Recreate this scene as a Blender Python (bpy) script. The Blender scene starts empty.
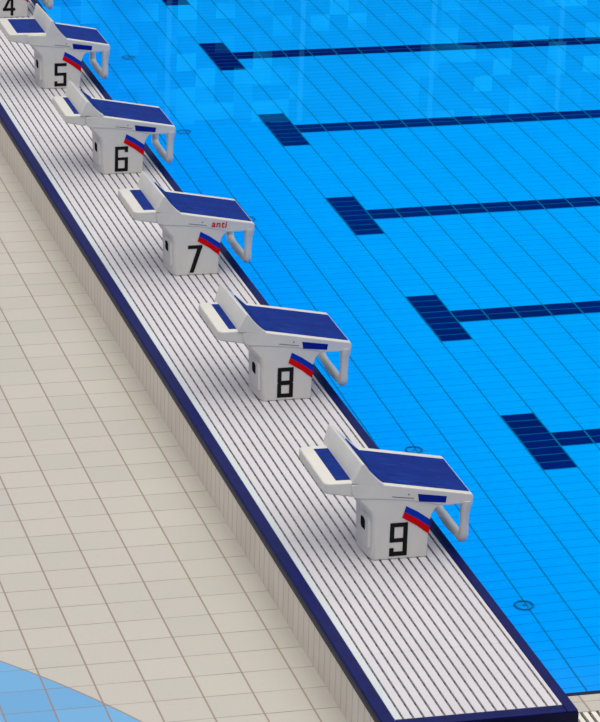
import bpy, bmesh, math, random
from mathutils import Vector, Matrix
random.seed(4)
scn = bpy.context.scene
COL = scn.collection

# ------------------------------------------------------------------ helpers
def lin(c):
    def f(v):
        v /= 255.0
        return v/12.92 if v <= 0.04045 else ((v+0.055)/1.055)**2.4
    return (f(c[0]), f(c[1]), f(c[2]), 1.0)

class MB:
    """collects shapes of one part"""
    def __init__(self):
        self.bm = bmesh.new()
    def poly(self, pts):
        vs = [self.bm.verts.new(p) for p in pts]
        return self.bm.faces.new(vs)
    def box(self, x0, x1, y0, y1, z0, z1):
        v = [self.bm.verts.new(p) for p in ((x0,y0,z0),(x1,y0,z0),(x1,y1,z0),(x0,y1,z0),
                                            (x0,y0,z1),(x1,y0,z1),(x1,y1,z1),(x0,y1,z1))]
        for f in ((3,2,1,0),(4,5,6,7),(0,1,5,4),(1,2,6,5),(2,3,7,6),(3,0,4,7)):
            self.bm.faces.new([v[i] for i in f])
    def prism_xz(self, prof, y0, y1):
        a = [self.bm.verts.new((x,y0,z)) for x,z in prof]
        b = [self.bm.verts.new((x,y1,z)) for x,z in prof]
        n = len(prof)
        self.bm.faces.new(a); self.bm.faces.new(b[::-1])
        for i in range(n):
            j = (i+1) % n
            self.bm.faces.new((a[i], b[i], b[j], a[j]))
    def prism_xy(self, prof, z0, z1):
        a = [self.bm.verts.new((x,y,z0)) for x,y in prof]
        b = [self.bm.verts.new((x,y,z1)) for x,y in prof]
        n = len(prof)
        self.bm.faces.new(a[::-1]); self.bm.faces.new(b)
        for i in range(n):
            j = (i+1) % n
            self.bm.faces.new((a[i], a[j], b[j], b[i]))
    def loft(self, rings, cap=True):
        rs = [[self.bm.verts.new(p) for p in r] for r in rings]
        n = len(rs[0])
        for a, b in zip(rs, rs[1:]):
            for i in range(n):
                j = (i+1) % n
                self.bm.faces.new((a[i], a[j], b[j], b[i]))
        if cap:
            self.bm.faces.new(rs[0][::-1]); self.bm.faces.new(rs[-1])
    def tube(self, pts, radii, n=14):
        pts = [Vector(p) for p in pts]
        rings = []
        up = Vector((1,0,0))
        for i, p in enumerate(pts):
            t = (pts[min(i+1,len(pts)-1)] - pts[max(i-1,0)]).normalized()
            u = (up - t*up.dot(t)).normalized(); v = t.cross(u)
            r = radii[i]
            rx, ry = r if isinstance(r, tuple) else (r, r)
            rings.append([p + u*rx*math.cos(2*math.pi*k/n) + v*ry*math.sin(2*math.pi*k/n) for k in range(n)])
        self.loft(rings)
    def torus(self, R, r, n=40, m=8):
        rings = []
        for i in range(n):
            a = 2*math.pi*i/n
            rings.append([self.bm.verts.new(((R+r*math.cos(b))*math.cos(a), (R+r*math.cos(b))*math.sin(a), r*math.sin(b)))
                          for b in (2*math.pi*k/m for k in range(m))])
        for i in range(n):
            A, B = rings[i], rings[(i+1) % n]
            for k in range(m):
                l = (k+1) % m
                self.bm.faces.new((A[k], B[k], B[l], A[l]))
    def build(self, name, mat, parent=None, bevel=0, seg=2, smooth=None, recalc=True):
        if recalc:
            bmesh.ops.recalc_face_normals(self.bm, faces=self.bm.faces)
        me = bpy.data.meshes.new(name); self.bm.to_mesh(me); self.bm.free()
        me.materials.append(mat)
        if smooth is not None:
            for p in me.polygons: p.use_smooth = True
            me.set_sharp_from_angle(angle=math.radians(smooth))
        o = bpy.data.objects.new(name, me); COL.objects.link(o)
        if parent: o.parent = parent
        if bevel:
            m = o.modifiers.new('bevel', 'BEVEL'); m.width = bevel; m.segments = seg
            m.limit_method = 'ANGLE'; m.angle_limit = math.radians(38)
        return o

def structure(o, label=None, cat=None):
    o['kind'] = 'structure'
    if label: o['label'] = label
    if cat: o['category'] = cat
    return o

# ------------------------------------------------------------------ materials
class NT:
    def __init__(self, name):
        self.m = bpy.data.materials.new(name); self.m.use_nodes = True
        self.t = self.m.node_tree; self.n = self.t.nodes; self.l = self.t.links
        self.b = self.n['Principled BSDF']
    def node(self, typ, **kw):
        nd = self.n.new(typ)
        for k, v in kw.items(): setattr(nd, k, v)
        return nd
    def math(self, op, a, b=None, c=None):
        nd = self.node('ShaderNodeMath', operation=op)
        for i, v in enumerate((a, b, c)):
            if v is None: continue
            if isinstance(v, (int, float)): nd.inputs[i].default_value = v
            else: self.l.new(v, nd.inputs[i])
        return nd.outputs[0]
    def mix(self, f, a, b):
        nd = self.node('ShaderNodeMix', data_type='RGBA')
        for s, v in ((nd.inputs[0], f), (nd.inputs[6], a), (nd.inputs[7], b)):
            if isinstance(v, (int, float)): s.default_value = v
            elif isinstance(v, tuple): s.default_value = v
            else: self.l.new(v, s)
        return nd.outputs[2]
    def coords(self):
        g = self.node('ShaderNodeNewGeometry')
        s = self.node('ShaderNodeSeparateXYZ'); self.l.new(g.outputs['Position'], s.inputs[0])
        self.pos = g.outputs['Position']
        return s.outputs
    def line(self, c, origin, pitch, width):
        """1 on lines of the given width repeated every pitch, 0 between"""
        u = self.math('DIVIDE', self.math('SUBTRACT', c, origin), pitch)
        d = self.math('ABSOLUTE', self.math('SUBTRACT', self.math('FRACT', self.math('ADD', u, 0.5)), 0.5))
        h = width/2/pitch
        nd = self.node('ShaderNodeMapRange')
        nd.inputs[1].default_value = h*0.7; nd.inputs[2].default_value = h*1.3
        nd.inputs[3].default_value = 1; nd.inputs[4].default_value = 0
        self.l.new(d, nd.inputs[0])
        return nd.outputs[0]
    def cell(self, cx, ox, px, cy, oy, py):
        a = self.math('FLOOR', self.math('DIVIDE', self.math('SUBTRACT', cx, ox), px))
        b = self.math('FLOOR', self.math('DIVIDE', self.math('SUBTRACT', cy, oy), py))
        cb = self.node('ShaderNodeCombineXYZ'); self.l.new(a, cb.inputs[0]); self.l.new(b, cb.inputs[1])
        w = self.node('ShaderNodeTexWhiteNoise', noise_dimensions='2D'); self.l.new(cb.outputs[0], w.inputs['Vector'])
        return w.outputs['Value']
    def noise(self, scale, detail=3, rough=0.5, vec=None):
        nd = self.node('ShaderNodeTexNoise'); nd.inputs['Scale'].default_value = scale
        nd.inputs['Detail'].default_value = detail; nd.inputs['Roughness'].default_value = rough
        if vec is None:
            vec = self.node('ShaderNodeTexCoord').outputs['Object']
        self.l.new(vec, nd.inputs['Vector'])
        return nd.outputs['Fac']
    def ramp(self, f, lo, hi, a=0.0, b=1.0):
        nd = self.node('ShaderNodeMapRange')
        nd.inputs[1].default_value = lo; nd.inputs[2].default_value = hi
        nd.inputs[3].default_value = a; nd.inputs[4].default_value = b
        self.l.new(f, nd.inputs[0]); return nd.outputs[0]
    def out(self, col, rough=0.5, spec=0.5):
        if isinstance(col, tuple): self.b.inputs['Base Color'].default_value = col
        else: self.l.new(col, self.b.inputs['Base Color'])
        self.b.inputs['Roughness'].default_value = rough
        self.b.inputs['Specular IOR Level'].default_value = spec
        return self.m

def mottled(name, c, var=0.06, scale=6, rough=0.5, spec=0.5):
    t = NT(name); c = lin(c)
    f = t.noise(scale, 4, 0.6)
    d = tuple(v*(1-var*2) for v in c[:3]) + (1,)
    e = tuple(min(1, v*(1+var)) for v in c[:3]) + (1,)
    return t.out(t.mix(t.ramp(f, 0.3, 0.7), d, e), rough, spec)

# tiled floors, positions in metres ------------------------------------------
GX, GP, GY, GR = 2.126, 0.2645, 4.521, 0.125       # pool tile grid: a line, pitch in x, a row line, pitch in y
def pool_tile(name, tile, var, gc_y, gc_x, cy='Y'):
    t = NT(name); s = t.coords()
    x, y = s[0], s[1]
    w = t.cell(x, GX, GP, y, GY, GR)
    base = t.mix(w, tuple(v*(1-var) for v in tile[:3])+(1,), tile)
    big = t.noise(0.35, 2, 0.5, t.pos)
    base = t.mix(t.ramp(big, 0.35, 0.65, 0, 0.25), base, tuple(v*0.85 for v in tile[:3])+(1,))
    base = t.mix(t.math('MULTIPLY', t.line(y, GY, GR, 0.011), 0.66), base, gc_x)
    base = t.mix(t.math('MULTIPLY', t.line(x, GX, GP, 0.013), 0.85), base, gc_y)
    return t.out(base, 0.6, 0.0)

M = {}
M['pool'] = pool_tile('pool_tile_blue', (0.0, 0.495, 1.0, 1), 0.05, (0.0, 0.20, 0.26, 1), (0.0, 0.26, 0.50, 1))
M['pool_dark'] = pool_tile('pool_tile_navy', (0.0, 0.006, 0.12, 1), 0.3, (0.0, 0.22, 0.30, 1), (0.0, 0.20, 0.32, 1))

def pool_wall_mat():
    t = NT('pool_wall_tile'); s = t.coords()
    base = (0.0, 0.495, 1.0, 1)
    c = t.mix(t.line(s[2], -0.33, 0.125, 0.008), base, (0, 0.25, 0.45, 1))
    return t.out(c, 0.6, 0.0)
M['pool_wall'] = pool_wall_mat()

def deck_mat(name, ox, px, oy, py, patch=False):
    t = NT(name); s = t.coords(); x, y = s[0], s[1]
    w = t.cell(x, ox, px, y, oy, py)
    c = t.mix(w, lin((172, 168, 157)), lin((177, 172, 161)))
    st = t.noise(1.6, 5, 0.6, t.pos)
    c = t.mix(t.ramp(st, 0.5, 0.75, 0, 0.35), c, lin((180, 168, 159)))
    fine = t.noise(40, 3, 0.6, t.pos)
    c = t.mix(t.ramp(fine, 0.55, 0.8, 0, 0.18), c, lin((146, 138, 128)))
    if patch:
        dx = t.math('ADD', x, 6.76); dy = t.math('ADD', y, 3.76)
        d = t.math('SQRT', t.math('ADD', t.math('MULTIPLY', dx, dx), t.math('MULTIPLY', dy, dy)))
        blue = t.mix(w, lin((92, 148, 190)), lin((102, 156, 196)))
        c = t.mix(t.ramp(d, 5.398, 5.402, 1, 0), c, blue)
        edge = t.ramp(t.math('ABSOLUTE', t.math('SUBTRACT', d, 5.4)), 0.004, 0.008, 0.8, 0)
        c = t.mix(edge, c, lin((130, 115, 100)))
    vis = t.ramp(t.noise(3.0, 3, 0.6, t.pos), 0.3, 0.7, 0.35, 0.8)
    c = t.mix(t.math('MULTIPLY', t.line(y, oy, py, 0.009), vis), c, lin((120, 106, 94)))
    c = t.mix(t.math('MULTIPLY', t.line(x, ox, px, 0.010), 0.85), c, lin((132, 112, 94)))
    return t.out(c, 0.45, 0.35)
M['deck'] = deck_mat('deck_tile', -1.14, 0.2640, -0.658, 0.2488, True)
M['deck_side'] = deck_mat('deck_edge_tile', 0.27, 0.2640, -1.340, 0.1160)

def wall_tile():
    t = NT('platform_wall_tile'); s = t.coords()
    w = t.cell(s[1], 0, 0.108, s[2], -2, 3)
    c = t.mix(w, lin((212, 200, 180)), lin((218, 206, 187)))
    dirt = t.noise(2.5, 4, 0.6, t.pos)
    c = t.mix(t.ramp(dirt, 0.45, 0.8, 0, 0.4), c, lin((190, 174, 152)))
    c = t.mix(t.math('MULTIPLY', t.line(s[1], 0, 0.108, 0.010), 0.7), c, lin((158, 144, 124)))
    return t.out(c, 0.4, 0.4)
M['wall_tile'] = wall_tile()

M['slat'] = mottled('grating_white', (194, 190, 192), 0.035, 3, 0.5, 0.35)
M['under'] = mottled('grating_gap', (8, 8, 9), 0.1, 5, 0.9, 0.1)
M['cross'] = mottled('grating_crossbar', (50, 50, 52), 0.1, 5, 0.7, 0.2)
M['navy'] = mottled('navy_nosing_tile', (9, 16, 78), 0.15, 9, 0.5, 0.12)
M['navy_dark'] = mottled('navy_edge_tile', (7, 8, 42), 0.12, 9, 0.5, 0.2)
M['edge_grey'] = mottled('edge_grey', (46, 46, 56), 0.1, 9, 0.5, 0.2)
M['slat_sky_sheen'] = mottled('grating_sky_sheen', (192, 197, 198), 0.03, 3, 0.4, 0.4)  # slat white made lighter and cooler: sky reflection put into the colour
M['white'] = mottled('white_fibreglass', (206, 202, 190), 0.03, 7, 0.3, 0.5)
def pad_mat():
    t = NT('blue_nonslip_pad'); oc = t.node('ShaderNodeTexCoord').outputs['Object']
    mp = t.node('ShaderNodeMapping'); mp.inputs['Scale'].default_value = (6, 30, 6); mp.inputs['Rotation'].default_value = (0, 0, .6)
    t.l.new(oc, mp.inputs[0])
    f = t.noise(9, 4, 0.6); g = t.noise(1.5, 5, 0.65, mp.outputs[0])
    c = t.mix(t.ramp(f, 0.3, 0.7), lin((5, 32, 104)), lin((8, 42, 122)))
    c = t.mix(t.ramp(g, 0.56, 0.74, 0, 0.45), c, lin((52, 84, 148)))
    return t.out(c, 0.8, 0.12)
M['pad'] = pad_mat()
M['black'] = mottled('black_paint', (7, 8, 9), 0.1, 10, 0.6, 0.2)
M['red'] = mottled('red_sticker', (200, 2, 6), 0.05, 10, 0.6, 0.08)
M['blue'] = mottled('blue_sticker', (2, 48, 160), 0.05, 10, 0.6, 0.08)
M['labelblue'] = mottled('dark_blue_label', (5, 28, 126), 0.05, 10, 0.6, 0.08)
M['seam'] = mottled('grey_seam', (120, 118, 112), 0.05, 10, 0.6, 0.3)
M['ring'] = mottled('inlet_plastic', (0, 128, 150), 0.1, 10, 0.5, 0.3)
M['grille'] = mottled('drain_white', (214, 210, 200), 0.05, 10, 0.5, 0.3)

def water_mat():
    t = NT('pool_water'); t.n.remove(t.b)
    g = t.node('ShaderNodeBsdfGlass'); g.inputs['IOR'].default_value = 1.333; g.inputs['Roughness'].default_value = 0.0
    g.inputs['Color'].default_value = (0.98, 1.0, 1.0, 1)
    s = t.coords()
    n = t.noise(1.3, 2, 0.5, t.pos)
    bp = t.node('ShaderNodeBump'); bp.inputs['Strength'].default_value = 0.05; bp.inputs['Distance'].default_value = 0.02
    t.l.new(n, bp.inputs['Height']); t.l.new(bp.outputs[0], g.inputs['Normal'])
    t.l.new(g.outputs[0], t.n['Material Output'].inputs[0])
    return t.m
M['water'] = water_mat()

def far_wall_mat():
    t = NT('far_stand_panels'); s = t.coords()
    w = t.cell(s[0], 0, 0.27, s[2], 0, 0.24)
    big = t.ramp(t.noise(0.5, 1, 0.5, t.pos), 0.42, 0.58)
    c = t.mix(t.math('MULTIPLY', t.ramp(w, 0.45, 0.75), big), (0.0, 0.02, 0.16, 1), (0.02, 0.62, 0.95, 1))
    c = t.mix(t.math('MULTIPLY', t.line(s[0], 0.4, 1.9, 0.07), 0.5), c, (0.1, 0.62, 0.9, 1))
    return t.out(c, 0.6, 0.2)
M['far'] = far_wall_mat()

# ------------------------------------------------------------------ setting
W, H, HW, D = 1.0094, 0.2887, 0.3275, 3.2365
YN, YF = -1.980, 22.0
YS = -1.225                                        # pool side edge
XE = 25.0

def quad(name, mat, pts, label=None):
    b = MB(); b.poly(pts); o = b.build(name, mat, recalc=False); return structure(o, label)

m = MB(); m.box(-9, -W+0.004, -6, 26, -H-0.12, -H)
structure(m.build('floor', M['deck']), 'beige tiled pool deck with a pale blue curved patch')
m = MB(); m.box(-0.02, 9, YS-0.232, YS-0.042, -H-0.12, -H)
structure(m.build('floor_side', M['deck_side']), 'pale tiled strip beside the pool corner')
m = MB(); m.box(-0.02, 9, -6, YS-0.50, -H-0.12, -H)
structure(m.build('floor_side_outer', M['deck_side']), 'pale tiled deck beyond the drain')
m = MB(); m.box(-0.02, XE, YS-0.042, YS, -H-0.2, -H-0.002)
structure(m.build('trim_1', M['navy_dark']), 'dark navy tiled lip along the pool side')
# pool basin
quad('floor_pool', M['pool'], [(0,YS,-D),(XE,YS,-D),(XE,YF,-D),(0,YF,-D)], 'bright blue tiled pool floor under the water')
quad('wall_start', M['pool_wall'], [(0,YS,-D),(0,YF,-D),(0,YF,-0.055),(0,YS,-0.055)], 'blue tiled pool wall below the starting platform')
quad('wall_near', M['pool_wall'], [(XE,YS,-D),(0,YS,-D),(0,YS,-H-0.1),(XE,YS,-H-0.1)], 'blue tiled pool wall on the near side')
quad('wall_turn', M['pool_wall'], [(XE,YF,-D),(XE,YS,-D),(XE,YS,-0.1),(XE,YF,-0.1)], 'blue tiled pool wall at the far end')
quad('wall_side', M['pool_wall'], [(0,YF,-D),(XE,YF,-D),(XE,YF,-0.1),(0,YF,-0.1)], 'blue tiled pool wall on the far side')
# lane lines: cross bar and long line, each lane one marking of navy tiles
for k in range(0, 8):
    yc = GY + 0.5 + 2.5*(k-2)
    m = MB(); z = -D+0.004
    m.poly([(GX,yc-0.5,z),(GX+GP,yc-0.5,z),(GX+GP,yc+0.5,z),(GX,yc+0.5,z)])
    m.poly([(GX+GP,yc-0.125,z),(XE-2,yc-0.125,z),(XE-2,yc+0.125,z),(GX+GP,yc+0.125,z)])
    structure(m.build('trim_%d' % (k+10), M['pool_dark'], recalc=False), 'navy T shaped lane line on the pool floor')
# water
m = MB(); m.poly([(0.0,YS,-HW),(XE,YS,-HW),(XE,YF,-HW),(0.0,YF,-HW)])
structure(m.build('water', M['water'], recalc=False), 'clear still blue pool water', None)
# far side of the hall, only seen mirrored in the water
m = MB(); m.box(-9, 30, YF, 26, -H-0.12, -H+0.02)
structure(m.build('floor_far', M['deck_side']), 'pale deck on the far side of the pool')
m = MB(); m.box(-9, 30, 26, 26.2, -H, 4.4)
structure(m.build('wall_far', M['far']), 'panelled wall on the far side of the pool')

# raised starting platform
m = MB(); m.box(-W, -0.0, YN+0.002, YF, -0.60, -0.05)
structure(m.build('wall_platform', M['wall_tile']), 'low wall of narrow beige tiles along the raised platform')
B = 0.0719
m = MB()
m.box(-W, -W+B, YN, YF, -0.052, 0.0)
m.box(-0.060, 0.0, YN, YF, -0.052, 0.0)
m.box(-W+B, -0.060, YN, YN+0.075, -0.052, 0.0)
structure(m.build('trim_2', M['navy'], bevel=0.008, seg=3), 'navy blue tiled border around the white platform grating')
m = MB(); m.box(-W-0.003, -W+0.01, YN, YF, -0.052, -0.012); m.box(-W-0.005, -W+0.01, YN, YF, -0.027, -0.021)
structure(m.build('trim_3', M['edge_grey']), 'dark grey edge strip under the navy border')
m = MB(); m.box(-W, 0.0, YN-0.004, YN+0.002, -0.60, -0.012)
structure(m.build('wall_front', M['navy_dark']), 'dark navy tiled end face of the platform')
# grating: white slats with dark gaps
m = MB(); m.box(-W+B, -0.06, YN+0.075, YF, -0.05, -0.030)
structure(m.build('floor_gap', M['under']), 'dark channel under the white grating')
gaps = [-0.0855-0.0538*i for i in range(16)][::-1]
edges = [-W+B+0.001] + gaps + [-0.061]
m = MB(); gw = 0.0125; y = YN+0.0765
while y < YF:
    y2 = min(y+0.75, YF)
    for a, b in zip(edges[1:], edges[2:]):
        m.box(a+(gw/2 if a != edges[0] else 0), b-(gw/2 if b != edges[-1] else 0), y+0.0006, y2-0.0006, -0.028, -0.002)
    y = y2
structure(m.build('floor_grating', M['slat']), 'white slatted grating on top of the starting platform')
m = MB(); m.box(edges[0], edges[1]-gw/2, YN+0.0765, YF, -0.028, -0.001)
structure(m.build('floor_edge', M['slat_sky_sheen']), 'white edge slat along the navy border, sky sheen painted into its colour')
m = MB(); y = YN+0.14
while y < YF:
    m.box(-W+B+0.002, -0.062, y, y+0.018, -0.030, -0.012); y += 0.10
structure(m.build('floor_crossbar', M['cross']), 'cross bars under the white slats')

# drain beside the pool
dg = bpy.data.objects.new('drain_grating', None); COL.objects.link(dg); dg.location = (0, 0, 0)
dg['label'] = 'white slotted drain grating in the deck by the pool corner'; dg['category'] = 'drain'
m = MB(); x = 0.0
while x < 9:
    m.box(x, x+0.026, YS-0.497, YS-0.233, -H-0.02, -H-0.001); x += 0.045
m.build('slats', M['grille'], dg)
m = MB(); m.box(0.0, 9, YS-0.50, YS-0.232, -H-0.10, -H-0.022)
m.build('channel', M['under'], dg)

# round inlets in the pool floor
inlets = {0: 'round inlet ring on the pool floor below starting block 9, near the platform corner',
          1: 'round inlet ring on the pool floor just behind the blue top of starting block 9',
          2: 'round inlet ring on the pool floor just behind starting block 8',
          3: 'round inlet ring on the pool floor beside the front of starting block 7',
          4: 'round inlet ring on the pool floor beside the front of starting block 6',
          5: 'round inlet ring on the pool floor beside the front of starting block 5'}
first = None
for k, lab in inlets.items():
    if first is None:
        m = MB(); m.torus(0.060, 0.008)
        o = first = m.build('pool_inlet', M['ring'], smooth=40)
        m = MB(); m.prism_xy([(0.009*math.cos(a), 0.009*math.sin(a)) for a in (2*math.pi*i/16 for i in range(16))], -0.004, 0.004)
        cap = m.build('cap', M['ring'], o)
    else:
        o = first.copy(); COL.objects.link(o)
        c = cap.copy(); c.parent = o; COL.objects.link(c)
    o.location = (1.312, 2.515+2.52*k, -D+0.012)
    o['label'] = lab; o['category'] = 'pool inlet'; o['group'] = 'inlets in the pool floor'

# ------------------------------------------------------------------ starting blocks
PW = 0.572                                          # width of the block along the platform
NEAR = 0.0

def pedestal_mesh():
    zs = [0, .10, .18, .225, .255, .275, .292, .304, .315, .35, .375]
    xf = [-.1915, -.189, -.186, -.181, -.174, -.164, -.151, -.135, -.125, -.12, -.12]
    xb = [-.509, -.513, -.516, -.518, -.520, -.526, -.535, -.545, -.556, -.588, -.606]
    rings = []
    for z, f, b in zip(zs, xf, xb):
        k = max(0.0, (z-.25)/.125)
        rings.append([(f, 0, z), (f, PW-.02, z), (b+.10*(1-k), PW-.02, z), (b+.07*(1-k), .42, z), (b-.024*(1-k), .235, z), (b-.010*(1-k), .05, z), (b+.004, .008, z), (b+.012, 0, z)])
    m = MB(); m.loft(rings); return m

TOPZ = lambda x: .3625 - (x-.045)*.1795               # sloping top of the plate
FLAT = .466                                        # level rear part
XK = -.537

def plate_mesh():
    prof = [(.045,.3625), (.055,.357), (.0605,.346), (.0605,.316), (.055,.306), (.045,.303), (-.10,.303), (-.135,.304), (-.16,.312), (-.30,.345),
            (-.45,.362), (-.60,.376), (-.628,.386), (-.640,.41), (-.642,.455), (-.638,FLAT-.004), (-.60,FLAT), (XK,FLAT), (-.50, TOPZ(-.50)), (-.3,TOPZ(-.3))]
    m = MB(); m.prism_xz(prof, -.004, PW); return m

STEPZ = lambda x: .476+(-.64-x)*.02

def step_mesh(kx):
    # rounded tray behind the plate
    r = .035; pts = []
    x0, x1, y0, y1 = -.798, kx+.05, .004, PW-.004
    for cx, cy, a0 in ((x0+r, y0+r, 180), (x0+r, y1-r, 90)):
        seq = range(0, 91, 15)
        for a in seq:
            t = math.radians(a0 + a) if a0 == 180 else math.radians(180 - a)
            pts.append((cx+r*math.cos(t), cy+r*math.sin(t)))
    left1 = [(x0+r+r*math.cos(math.radians(t)), y0+r+r*math.sin(math.radians(t))) for t in range(270, 179, -15)]
    left2 = [(x0+r+r*math.cos(math.radians(t)), y1-r+r*math.sin(math.radians(t))) for t in range(180, 89, -15)]
    ring = [(x1, y0)] + left1 + left2 + [(x1, y1)]
    def zb(x): return .388 + (-.636-x)*.19
    m = MB()
    m.loft([[(x, y, zb(x)) for x, y in ring], [(x, y, STEPZ(x)) for x, y in ring]])
    return m

def kick_profile(kx):
    f = lambda x: (STEPZ(x) if x < -.50 else TOPZ(x))
    p = [(0, f(kx)-.006), (.048, .578), (.056, .585), (.066, .580), (.082, .556), (.107, .526), (.135, .496), (.160, .472), (.182, None)]
    q = []
    for dx, z in p:
        x = kx+dx
        if z is None: z = f(x)+.0005
        elif dx > .07: z = max(z + (f(kx+.18)-.455)*(dx/.18), f(x)+.001)
        q.append((x, z))
    q.append((kx+.182, f(kx+.182)-.01)); 
    return q

def kick_mesh(kx):
    m = MB(); q = kick_profile(kx); y0, y1 = -.0045, PW+.050
    far = [(x - (.020*(z-.475)/.11 if z > .475 else 0), y1, z) for x, z in q]
    m.loft([[(x, y0, z) for x, z in q], far]); return m

def kick_pad_mesh(kx):
    q = kick_profile(kx)[5:9]
    m = MB()
    up = [(x+.0012, z+.0016) for x, z in q]
    dn = [(x-.004, z-.006) for x, z in q]
    m.prism_xz(up + dn[::-1], .030, PW-.045); return m

def top_pad_mesh(kx):
    xs = [.047, -.1, -.2, -.3, -.4, -.5]
    xs = [x for x in xs if x > kx+.18] + [kx+.176]
    f = lambda x: (FLAT if x < XK else TOPZ(x))
    up = [(x, f(x)+.0016) for x in xs]; dn = [(x, f(x)-.004) for x in xs]
    m = MB(); m.prism_xz(up + dn[::-1], .030, PW-.055); return m

def step_pad_mesh(kx):
    m = MB(); x1 = kx+.012; x0 = -.721
    m.prism_xz([(x0, STEPZ(x0)+.0016), (x1, STEPZ(x1)+.0016), (x1, .46), (x0, .46)], .044, PW-.055)
    return m

def handle_mesh():
    ya, yb = .024, PW-.022; x = .024; zb = .078
    P, R = [], []
    P += [(x+.004, ya, .318), (x+.003, ya, .29), (x+.002, ya, .272), (x+.001, ya, .25), (x, ya, .20), (x-.001, ya, .15)]
    R += [.036, .035, .032, .028, .0255, .0265]
    for a in range(0, 91, 18):
        t = math.radians(a); r = .034
        P.append((x-.001, ya+r-r*math.cos(t), zb+r-r*math.sin(t))); R.append(.0275)
    n = 8
    for i in range(1, n):
        u = i/n
        P.append((x-.001-.006*math.sin(math.pi*u), ya+.034+(yb-ya-.068)*u, zb-.002*math.sin(math.pi*u))); R.append(.0245+.005*math.sin(math.pi*u)**2)
    for a in range(90, -1, -18):
        t = math.radians(a); r = .034
        P.append((x-.001, yb-r+r*math.cos(t), zb+r-r*math.sin(t))); R.append(.0275)
    P += [(x-.001, yb, .15), (x, yb, .20), (x+.001, yb, .25), (x+.002, yb, .272), (x+.003, yb, .29), (x+.004, yb, .318)]
    R += [.0265, .0255, .028, .032, .035, .036]
    m = MB(); m.tube(P, R, 16); return m

def flat(pts, y0=-.006, y1=.001):
    m = MB(); m.prism_xz(pts, y0, y1); return m

X0, X1, Z0, Z1, T = -.412, -.310, .020, .218, .0255
def digit_mesh(d):
    m = MB(); k = [0]
    def r(xa, xb, za, zb):
        k[0] += 1
        m.box(xa, xb, -.0022-.00004*k[0], .002, za, zb)
    h = Z1-Z0; mid = Z0+h*.48
    if d == 9:
        r(X0,X1,Z1-T,Z1); r(X1-T,X1,Z0,Z1); r(X0,X0+T,Z1-h*.585,Z1); r(X0,X1,Z1-h*.585,Z1-h*.465); r(X0,X1,Z0,Z0+T); r(X0,X0+T,Z0,Z0+h*.245)
    elif d == 8:
        r(X0,X1,Z1-T,Z1); r(X0,X1,Z0,Z0+T); r(X0+.004,X1-.004,mid-T*.5,mid+T*.62)
        for a, b in ((X0, X0+T), (X1-T, X1)):
            r(a, b, Z0, mid-.002); r(a, b, mid+.006, Z1)
    elif d == 6:
        r(X0,X1,Z1-T,Z1); r(X0,X0+T,Z0,Z1); r(X0,X1,Z0,Z0+T); r(X1-T,X1,Z0,Z0+h*.56); r(X0,X1,Z0+h*.45,Z0+h*.56); r(X1-T,X1,Z1-h*.23,Z1)
    elif d == 5:
        r(X0,X1,Z1-T,Z1); r(X0,X0+T,Z0+h*.46,Z1); r(X0,X1,Z0+h*.46,Z0+h*.585); r(X1-T,X1,Z0,Z0+h*.585); r(X0,X1,Z0,Z0+T); r(X0,X0+T,Z0,Z0+h*.22)
    elif d == 7:
        r(X0,X1,Z1-T,Z1)
        m.prism_xz([(X1,Z1-T*.5),(X1-.032,Z1-T*.5),(X0+.014,Z0),(X0+.044,Z0)], -.0030, .002)
    elif d == 4:
        r(X0-.006,X1+.006,Z0+h*.22,Z0+h*.22+T); r(X1-.012-T,X1-.012,Z0,Z1)
        m.prism_xz([(X1-.012-T,Z1),(X1-.012,Z1),(X0+.022,Z0+h*.22+T*.5),(X0-.006,Z0+h*.22+T*.5)], -.0030, .002)
    return m

def anti_mesh():
    cu = bpy.data.curves.new('anti_text', 'FONT'); cu.body = 'anti'; cu.size = .072; cu.offset = .0010; cu.shear = .05; cu.space_character = 1.10
    cu.extrude = .001; cu.align_x = 'LEFT'
    o = bpy.data.objects.new('anti_text', cu); COL.objects.link(o)
    bpy.context.view_layer.update()
    dg_ = bpy.context.evaluated_depsgraph_get()
    me = bpy.data.meshes.new_from_object(o.evaluated_get(dg_))
    bpy.data.objects.remove(o)
    me.name = 'lettering'
    xs = [v.co.x for v in me.vertices]; w = max(xs)-min(xs)
    me.transform(Matrix.Rotation(math.radians(90), 4, 'X') @ Matrix.Scale(.108/w, 4))
    me.transform(Matrix.Translation((-.250, -.0065, .349)) @ Matrix.Rotation(math.radians(6.0), 4, 'Y'))
    me.materials.clear(); me.materials.append(M['red'])
    return me

blocks = [
    (9, -.640, 'white starting block numbered 9 with blue top, nearest the end of the platform'),
    (8, -.676, 'white starting block numbered 8 with blue top, between blocks 9 and 7'),
    (7, -.645, 'white starting block numbered 7 with blue top and red lettering on its side'),
    (6, -.686, 'white starting block numbered 6 with blue top, between blocks 7 and 5'),
    (5, -.490, 'white starting block numbered 5, its rear blue pad wide and uncovered'),
    (4, -.640, 'white starting block numbered 4, cut off at the top corner'),
]
shared = {}
def part(name, key, maker, mat, parent, **kw):
    if key in shared:
        o = shared[key].copy(); o.parent = parent; COL.objects.link(o)
    else:
        o = maker().build(name, mat, parent, **kw); shared[key] = o
    return o

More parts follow.
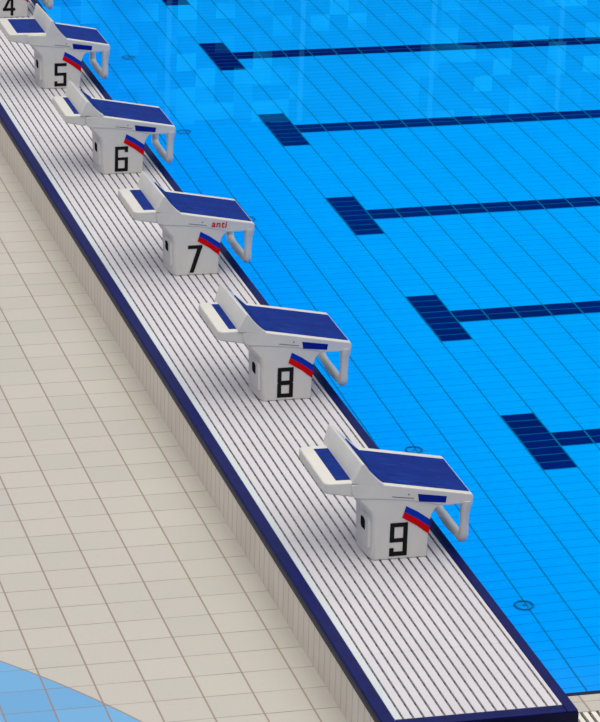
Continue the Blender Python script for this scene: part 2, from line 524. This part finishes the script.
for num, kx, lab in blocks:
    root = bpy.data.objects.new('starting_block', None); COL.objects.link(root)
    ox, oy = {8: (.004, .010), 6: (-.007, -.030), 5: (-.006, -.025), 4: (-.012, -.06)}.get(num, (0, 0))
    root.location = (ox, (9-num)*2.5+oy, -.0015)
    root['label'] = lab; root['category'] = 'starting block'; root['group'] = 'starting blocks along the platform'
    ped = part('pedestal', 'ped', pedestal_mesh, M['white'], root, bevel=.007, seg=2, smooth=30)
    plate = part('top_plate', 'plate', plate_mesh, M['white'], root, bevel=.007, seg=3, smooth=30)
    step = part('rear_step', 'step%s' % kx, lambda: step_mesh(kx), M['white'], root, bevel=.010, seg=3, smooth=30)
    part('step_pad', 'spad%s' % kx, lambda: step_pad_mesh(kx), M['pad'], step)
    kick = part('kick_plate', 'kick%s' % kx, lambda: kick_mesh(kx), M['white'], root, bevel=.004, seg=2, smooth=30)
    part('kick_pad', 'kpad%s' % kx, lambda: kick_pad_mesh(kx), M['pad'], kick, smooth=40)
    part('top_pad', 'tpad%s' % kx, lambda: top_pad_mesh(kx), M['pad'], plate, smooth=40)
    part('handle', 'handle', handle_mesh, M['white'], root, smooth=60)
    n = part('number', 'n%d' % num, lambda: digit_mesh(num), M['black'], ped); n['label'] = 'black number %d' % num
    part('blue_stripe', 'bs', lambda: flat([(-.325,.315),(-.255,.276),(-.1825,.224),(-.184,.181),(-.258,.235),(-.335,.281)], -.0022, .002), M['blue'], ped)
    part('red_stripe', 'rs', lambda: flat([(-.335,.281),(-.258,.235),(-.184,.181),(-.1875,.137),(-.26,.194),(-.346,.247)], -.0022, .002), M['red'], ped)
    part('side_slot', 'slot', lambda: flat([(-.41,.380),(-.282,.362),(-.282,.357),(-.41,.375)], -.0050, .001), M['seam'], plate)
    part('screw', 'screw', lambda: flat([(-.315+.005*math.cos(a), .385+.005*math.sin(a)) for a in (math.pi*i/6 for i in range(12))], -.0058, .001), M['seam'], plate)
    if num == 7:
        me = anti_mesh(); t = bpy.data.objects.new('lettering', me); COL.objects.link(t); t.parent = plate
        t['label'] = 'red lettering reading anti'
    else:
        part('side_label', 'label', lambda: flat([(-.262,.384),(-.094,.358),(-.099,.321),(-.254,.338)], -.0055, .001), M['labelblue'], plate)
    # arched cover with a dark hand hole on the back of the pedestal
    def cover():
        m = MB(); ring = []
        for yy, zz in ((.02,.07),(.02,.21),(.032,.245),(.065,.268),(.105,.268),(.145,.245),(.16,.21),(.16,.07)):
            ring.append((yy, zz))
        m.loft([[(-.5095-.07*y-.028*z, y, z) for y, z in ring], [(-.5265-.07*y-.028*z, y+.004*(1 if y < .09 else -1), z-.003) for y, z in ring]])
        return m
    cv = part('back_cover', 'cover', cover, M['white'], ped, bevel=.004)
    def hole():
        m = MB(); ring = [(.070,.160),(.070,.213),(.088,.226),(.125,.226),(.135,.213),(.135,.172),(.12,.160)]
        m.loft([[(-.515-.07*y-.028*z, y, z) for y, z in ring], [(-.5285-.07*y-.028*z, y, z) for y, z in ring]])
        return m
    part('hand_hole', 'hole', hole, M['under'], cv)

# ------------------------------------------------------------------ light
w = bpy.data.worlds.new('hall_light'); scn.world = w; w.use_nodes = True
nt = w.node_tree; bg = nt.nodes['Background']
tc = nt.nodes.new('ShaderNodeTexCoord'); sp = nt.nodes.new('ShaderNodeSeparateXYZ'); cr = nt.nodes.new('ShaderNodeValToRGB')
nt.links.new(tc.outputs['Generated'], sp.inputs[0]); nt.links.new(sp.outputs[2], cr.inputs[0]); nt.links.new(cr.outputs[0], bg.inputs[0])
e = cr.color_ramp.elements
e[0].position = 0.0; e[0].color = (.0, .03, .14, 1)
e[1].position = 0.80; e[1].color = (1, .975, .93, 1)
a = cr.color_ramp.elements.new(0.42); a.color = (.0, .05, .24, 1)
a = cr.color_ramp.elements.new(0.56); a.color = (.66, .64, .60, 1)
bg.inputs[1].default_value = 1.86

su = bpy.data.lights.new('roof_light', 'SUN'); su.energy = 0.55; su.angle = math.radians(50); su.color = (1, .98, .95)
so = bpy.data.objects.new('roof_light', su); COL.objects.link(so)
so.rotation_euler = Vector((-.25, .55, -1)).to_track_quat('-Z', 'Y').to_euler()

# ------------------------------------------------------------------ camera
yaw, pit, rol, f = 1.3013, -0.3496, 0.0338, 3175.5
fw = Vector((math.cos(pit)*math.cos(yaw), math.cos(pit)*math.sin(yaw), math.sin(pit)))
r = fw.cross(Vector((0,0,1))).normalized(); u = r.cross(fw)
r2 = r*math.cos(rol)+u*math.sin(rol); u2 = -r*math.sin(rol)+u*math.cos(rol)
cam = bpy.data.cameras.new('camera'); co = bpy.data.objects.new('camera', cam); COL.objects.link(co)
cam.sensor_fit = 'HORIZONTAL'; cam.sensor_width = 36; cam.lens = f/600*36; cam.clip_end = 300
mt = Matrix((r2, u2, -fw)).transposed().to_4x4(); mt.translation = Vector((-5.2182, -15.4175, 7.0348))
co.matrix_world = mt
scn.camera = co

scn.view_settings.view_transform = 'Standard'
scn.view_settings.look = 'None'
c = scn.cycles
c.max_bounces = 16; c.diffuse_bounces = 12; c.transmission_bounces = 12; c.glossy_bounces = 6
c.caustics_refractive = True; c.caustics_reflective = True; c.blur_glossy = 0.0
c.use_denoising = True
